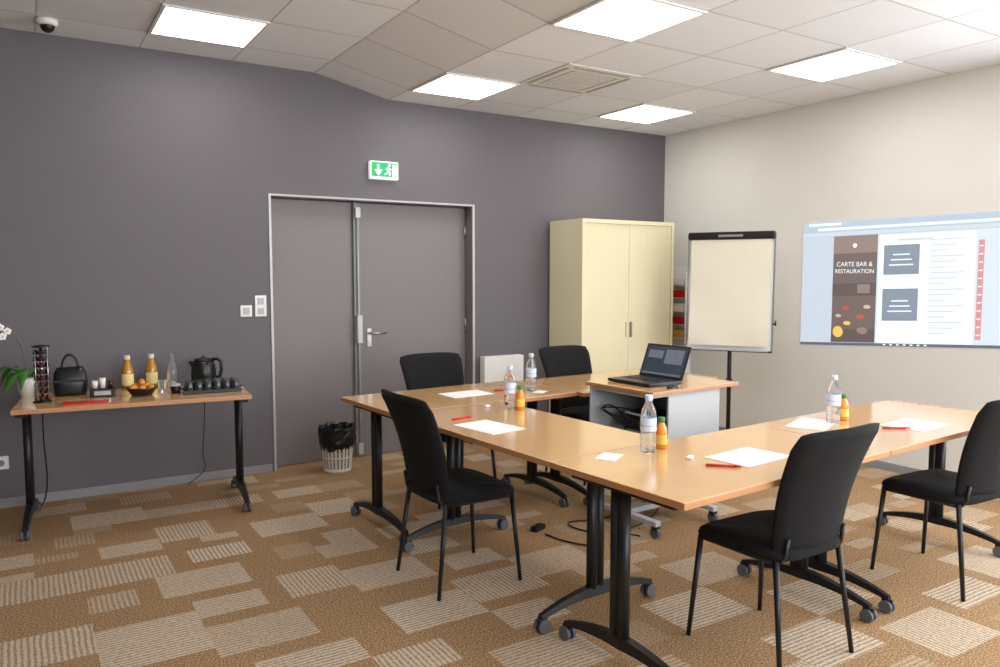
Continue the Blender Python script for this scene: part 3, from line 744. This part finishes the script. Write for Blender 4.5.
# ------------------------------------------------------------------ refreshment table items
def S(px,py): return G(px,py,TZ)
def amber(px,py,label):
    t=thing('amber_bottle',label,'bottle',S(px,py),0,'amber bottles on the refreshment table')
    bm=B(); lathe(bm,[(.033,0),(.037,.006),(.037,.11),(.032,.135),(.019,.165),(.016,.19)]); obj('bottle_body',bm,M['oil'],t)
    bm=B(); lathe(bm,[(.0376,.02),(.0376,.095)],cap0=False,cap1=False); obj('label_band',bm,M['olabel'],t)
    bm=B(); lathe(bm,[(.018,.186),(.019,.19),(.019,.212),(.017,.215)]); obj('cap',bm,M['whcap'],t)
amber(128,388,'left amber juice bottle behind the black basket'); amber(152,386,'right amber juice bottle behind the black basket')
t_=thing('glass_carafe','clear glass bottle on the refreshment table left of the kettle','bottle',S(173,388))
bm=B(); lathe(bm,[(.03,.001),(.034,.01),(.034,.1),(.028,.14),(.014,.18),(.013,.225),(.015,.23)],cap1=False); obj('bottle_body',bm,M['glass'],t_)
bm=B(); lathe(bm,[(.03,.003),(.031,.01),(.031,.05)]); obj('water',bm,M['glass'],t_)
t_=thing('electric_kettle','black electric kettle at the back of the refreshment table','kettle',S(204,384),rs-.2)
bm=B(); lathe(bm,[(.082,0),(.084,.012),(.076,.018)],seg=28); obj('power_base',bm,M['blackp'],t_)
bm=B(); lathe(bm,[(.074,.02),(.081,.035),(.081,.08),(.074,.13),(.064,.16)],seg=28); poly(bm,[(-.06,-.02,.153),(-.093,0,.16),(-.06,.02,.153)]); tube(bm,[(-.054,0,.125),(-.09,0,.156)],[.026,.009]); kb=obj('kettle_body',bm,M['blackp'],t_)
bm=B(); lathe(bm,[(.062,.16),(.055,.174),(.012,.18),(.012,.19),(.006,.193)],seg=24); obj('lid',bm,M['black'],t_)
bm=B(); tube(bm,[(.055,0,.166),(.09,0,.172),(.112,0,.152),(.116,0,.10),(.104,0,.05),(.075,0,.045)],.011); obj('handle',bm,M['blackp'],t_)
t_=thing('serving_tray','dark tray of upturned glasses at the right of the refreshment table','tray',S(212,391),rs)
bm=B(); box(bm,-.17,.17,-.09,.09,.001,.008,bev=.003)
for (a,b,c_,d_) in [(-.17,.17,-.09,-.083),(-.17,.17,.083,.09),(-.17,-.163,-.083,.083),(.163,.17,-.083,.083)]: box(bm,a,b,c_,d_,.006,.02)
obj('tray_body',bm,M['blackp'],t_)
for s in (-1,1):
    bm=B(); tube(bm,[(s*.168,-.04,.014),(s*.19,-.03,.02),(s*.19,.03,.02),(s*.168,.04,.014)],.005); obj('handle',bm,M['steel'],t_)
base=Matrix.Translation(S(212,391))@Matrix.Rotation(rs,4,'Z')
gl0=None
for i in range(6):
    for j in range(3):
        p=base@Vector((-.137+i*.055,-.054+j*.054,.009))
        if gl0 is None:
            bm=B(); lathe(bm,[(.026,0),(.025,.03),(.022,.062),(.019,.066)],seg=16,cap0=False)
            gl0=tag(obj('drinking_glass',bm,M['smoke']),'dark upturned drinking glass on the serving tray','glass','upturned glasses on the tray'); gl0.location=p
        else:
            o=gl0.copy(); C.objects.link(o); o.location=p
t_=thing('snack_basket','black bowl holding orange wrapped snacks in front of the amber bottles','basket',S(142,395))
bm=B(); lathe(bm,[(.05,0),(.06,.004),(.085,.04),(.092,.05),(.086,.05),(.055,.008)],seg=24,cap1=True); obj('bowl',bm,M['blackp'],t_)
bp=S(142,395)
for k,(dx,dy,dz) in enumerate([(-.048,-.02,.035),(.0,-.04,.035),(.048,-.02,.035),(-.032,.034,.038),(.032,.034,.038),(0,0,.068)]):
    bm=B(); sphere(bm,(0,0,0),.026,(1.1,.8,.75),seg=10); o=obj('wrapped_snack',bm,M['orange']); o.location=bp+Vector((dx,dy,dz+.012)); o.rotation_euler=(.1*k,.05*k,k); tag(o,'orange wrapped snack in the black bowl','snack','orange snacks in the bowl')
t_=thing('cup_holder','black cup holder with white cups between handbag and amber bottles','cup holder',S(103,396),rs)
bm=B(); box(bm,-.07,.07,-.045,.045,0,.05,bev=.006); obj('holder_body',bm,M['blackp'],t_)
bm=B(); box(bm,-.045,.045,-.047,-.044,.012,.038); obj('front_plate',bm,M['steel'],t_)
b2=Matrix.Translation(S(103,396))@Matrix.Rotation(rs,4,'Z')
for k,dx in enumerate((-.042,0,.042)):
    bm=B(); lathe(bm,[(.014,0),(.019,.045 if k!=1 else .06)],seg=14); o=obj('paper_cup',bm,M['white'] if k!=2 else M['cap1']); o.location=b2@Vector((dx,0,.051)); tag(o,['white cup at the left of the black cup holder','taller white cup in the middle of the black cup holder','brown cup at the right of the black cup holder'][k],'cup','cups in the cup holder')
for k,(px,py,lab) in enumerate([(163,391,'small clear glass beside the amber bottle'),(141,383,'small clear glass between the amber bottles')]):
    bm=B(); lathe(bm,[(.024,.001),(.028,.07)],seg=16,cap1=False); o=obj('small_glass',bm,M['glass']); o.location=S(px,py); tag(o,lab,'glass')
t_=thing('plastic_tub','short dark tub with pale lid left of the kettle','tub',S(176,393))
bm=B(); lathe(bm,[(.028,0),(.032,.045)],seg=18); obj('tub_body',bm,M['blackp'],t_)
bm=B(); lathe(bm,[(.033,.045),(.033,.055),(.027,.06)],seg=18); obj('tub_lid',bm,M['cart'],t_)
t_=thing('black_handbag','black handbag with looped handles on the refreshment table','handbag',S(71,395),rs+.05)
bm=B(); rings=[]
for (hx,hy,z) in [(.085,.045,.0),(.092,.05,.02),(.095,.05,.08),(.088,.04,.14),(.07,.02,.175)]:
    rings.append([bm.verts.new((hx*math.copysign(abs(math.cos(a))**.5,math.cos(a)),hy*math.copysign(abs(math.sin(a))**.5,math.sin(a)),z)) for a in [2*PI*k/24 for k in range(24)]])
for i in range(4):
    for k in range(24): bm.faces.new((rings[i][k],rings[i][(k+1)%24],rings[i+1][(k+1)%24],rings[i+1][k])).smooth=True
bm.faces.new(rings[0][::-1]); bm.faces.new(rings[-1]); obj('bag_body',bm,M['bag'],t_)
for s in (-1,1):
    bm=B(); tube(bm,[(.045*math.cos(a)*1.0,s*.022,.16+.09*math.sin(a)) for a in [PI*k/12 for k in range(13)]],.006); obj('handle',bm,M['blackp'],t_)
bm=B(); box(bm,-.093,.093,-.055,-.049,.085,.1,bev=.002); obj('front_strap',bm,M['blackp'],t_)
cp=S(43,402)
t_=thing('capsule_stand','tall black rotating stand holding coffee capsules at the left of the table','capsule stand',cp)
bm=B(); lathe(bm,[(.05,0),(.05,.008),(.012,.012)],seg=24); obj('base_plate',bm,M['blackp'],t_)
bm=B(); tube(bm,[(0,0,.01),(0,0,.33)],.008); obj('pole',bm,M['chrome'],t_)
bm=B(); lathe(bm,[(.046,.322),(.046,.33),(.01,.336)],seg=24); obj('top_plate',bm,M['blackp'],t_)
for k in range(4):
    a=PI/4+k*PI/2
    bm=B(); tube(bm,[(.044*math.cos(a),.044*math.sin(a),.006),(.044*math.cos(a),.044*math.sin(a),.325)],.0025,seg=6); obj('rail',bm,M['chrome'],t_)
protos={}
for k in range(4):
    a=k*PI/2
    for j in range(8):
        mk=['cap1','cap2','cap3','cap1'][(k+j//3)%4]
        loc=cp+Vector((.027*math.cos(a),.027*math.sin(a),.016+j*.038))
        if mk not in protos:
            bm=B(); lathe(bm,[(.0165,0),(.0165,.002),(.014,.004),(.011,.022),(.006,.027)],seg=12); o=obj('coffee_capsule',bm,M[mk]); protos[mk]=o
        else: o=protos[mk].copy(); C.objects.link(o)
        o.location=loc; tag(o,'%s coffee capsule stacked in the tall capsule stand'%{'cap1':'brown','cap2':'plum-coloured','cap3':'silver'}[mk],'capsule','coffee capsules in the stand')
p=S(86,403)
t_=thing('red_folder','thin red folder lying at the front edge of the refreshment table','folder',p,rs+.05)
bm=B(); box(bm,-.12,.12,-.04,.04,.0005,.008,bev=.002); obj('cover',bm,M['red'],t_)
bm=B(); box(bm,-.117,.122,-.037,.037,.003,.006); obj('pages',bm,M['paper'],t_)
p=S(27,396)
t_=thing('potted_orchid','white orchid in a pale pot at the left edge of the photo','orchid',p)
bm=B(); lathe(bm,[(.035,0),(.05,.08),(.053,.11),(.046,.11),(.044,.1)],seg=20); obj('pot',bm,M['white'],t_)
for k,(a,ln,lf) in enumerate([(PI+.2,.19,.09),(PI-.6,.16,.08),(-1.8,.12,.07),(PI+.9,.17,.05),(1.2,.1,.06)]):
    bm=B(); n=8; prev=None
    for i in range(n+1):
        v=i/n; r=.01+v*ln; w_=.034*math.sin(PI*min(1,v*.93+.07))+.002; z=.115+lf*math.sin(v*PI*.9)-.09*v*v
        c_=Vector((r*math.cos(a),r*math.sin(a),z)); sd_=Vector((-math.sin(a),math.cos(a),0))
        row=[bm.verts.new(c_-sd_*w_+Vector((0,0,.006))),bm.verts.new(c_),bm.verts.new(c_+sd_*w_+Vector((0,0,.006)))]
        if prev:
            for q in (0,1): bm.faces.new((prev[q],prev[q+1],row[q+1],row[q])).smooth=True
        prev=row
    o=obj('leaf',bm,M['leaf'],t_); md=o.modifiers.new('s','SOLIDIFY'); md.thickness=.003
bm=B(); st=[(0,0,.1),(0,-.005,.2),(-.02,-.02,.31),(-.06,-.04,.40),(-.11,-.06,.44),(-.16,-.08,.43)]; tube(bm,st,.003,seg=6); obj('stem',bm,M['stem'],t_)
for (x,y,z) in [(-.085,-.05,.405),(-.12,-.07,.43),(-.16,-.08,.42),(-.11,-.07,.375)]:
    bm=B()
    for k in range(5):
        a=2*PI*k/5+PI/2; sphere(bm,(x+.012*math.cos(a),y-.008,z+.012*math.sin(a)),.011,(1,.25,1),seg=8)
    sphere(bm,(x,y-.012,z),.004,mi=1,seg=8)
    obj('blossom',bm,[M['petal'],M['blush']],t_)
p1=G(45,495,0); cord([(p1.x,5.42,.70),(p1.x,5.45,.45),(p1.x+.01,5.5,.2),(p1.x-.02,5.58,.03),(p1.x-.1,5.68,.008)],'black cord hanging below the left end of the refreshment table',.004)
cord([(1.05,5.52,.70),(1.04,5.53,.45),(1.03,5.55,.25),(1.04,5.57,.12),(.95,5.67,.008)],'black cord hanging below the right end of the refreshment table',.003)
# ------------------------------------------------------------------ daylight and added side light
wd=bpy.data.worlds.new('world'); bpy.context.scene.world=wd; wd.use_nodes=True
wd.node_tree.nodes['Background'].inputs[0].default_value=(.9,.95,1,1); wd.node_tree.nodes['Background'].inputs[1].default_value=1.2
al=bpy.data.lights.new('daylight','AREA'); al.shape='RECTANGLE'; al.size=4.6; al.size_y=1.7; al.energy=190; al.color=(.93,.965,1)
ao=bpy.data.objects.new('daylight',al); C.objects.link(ao); ao.location=(2.4,Y0-.05,1.7); ao.rotation_euler=(PI/2,0,0)
al=bpy.data.lights.new('added_side_light','AREA'); al.shape='RECTANGLE'; al.size=4.2; al.size_y=1.45; al.energy=175; al.color=(.90,.95,1)  # area lamp added out of view as soft light from the right
ao=bpy.data.objects.new('added_side_light',al); C.objects.link(ao); ao.location=(X1+.19,(WN0+WN1)/2,(WNZ0+WNZ1)/2)
ao.rotation_euler=(PI/2+.04,0,PI/2)
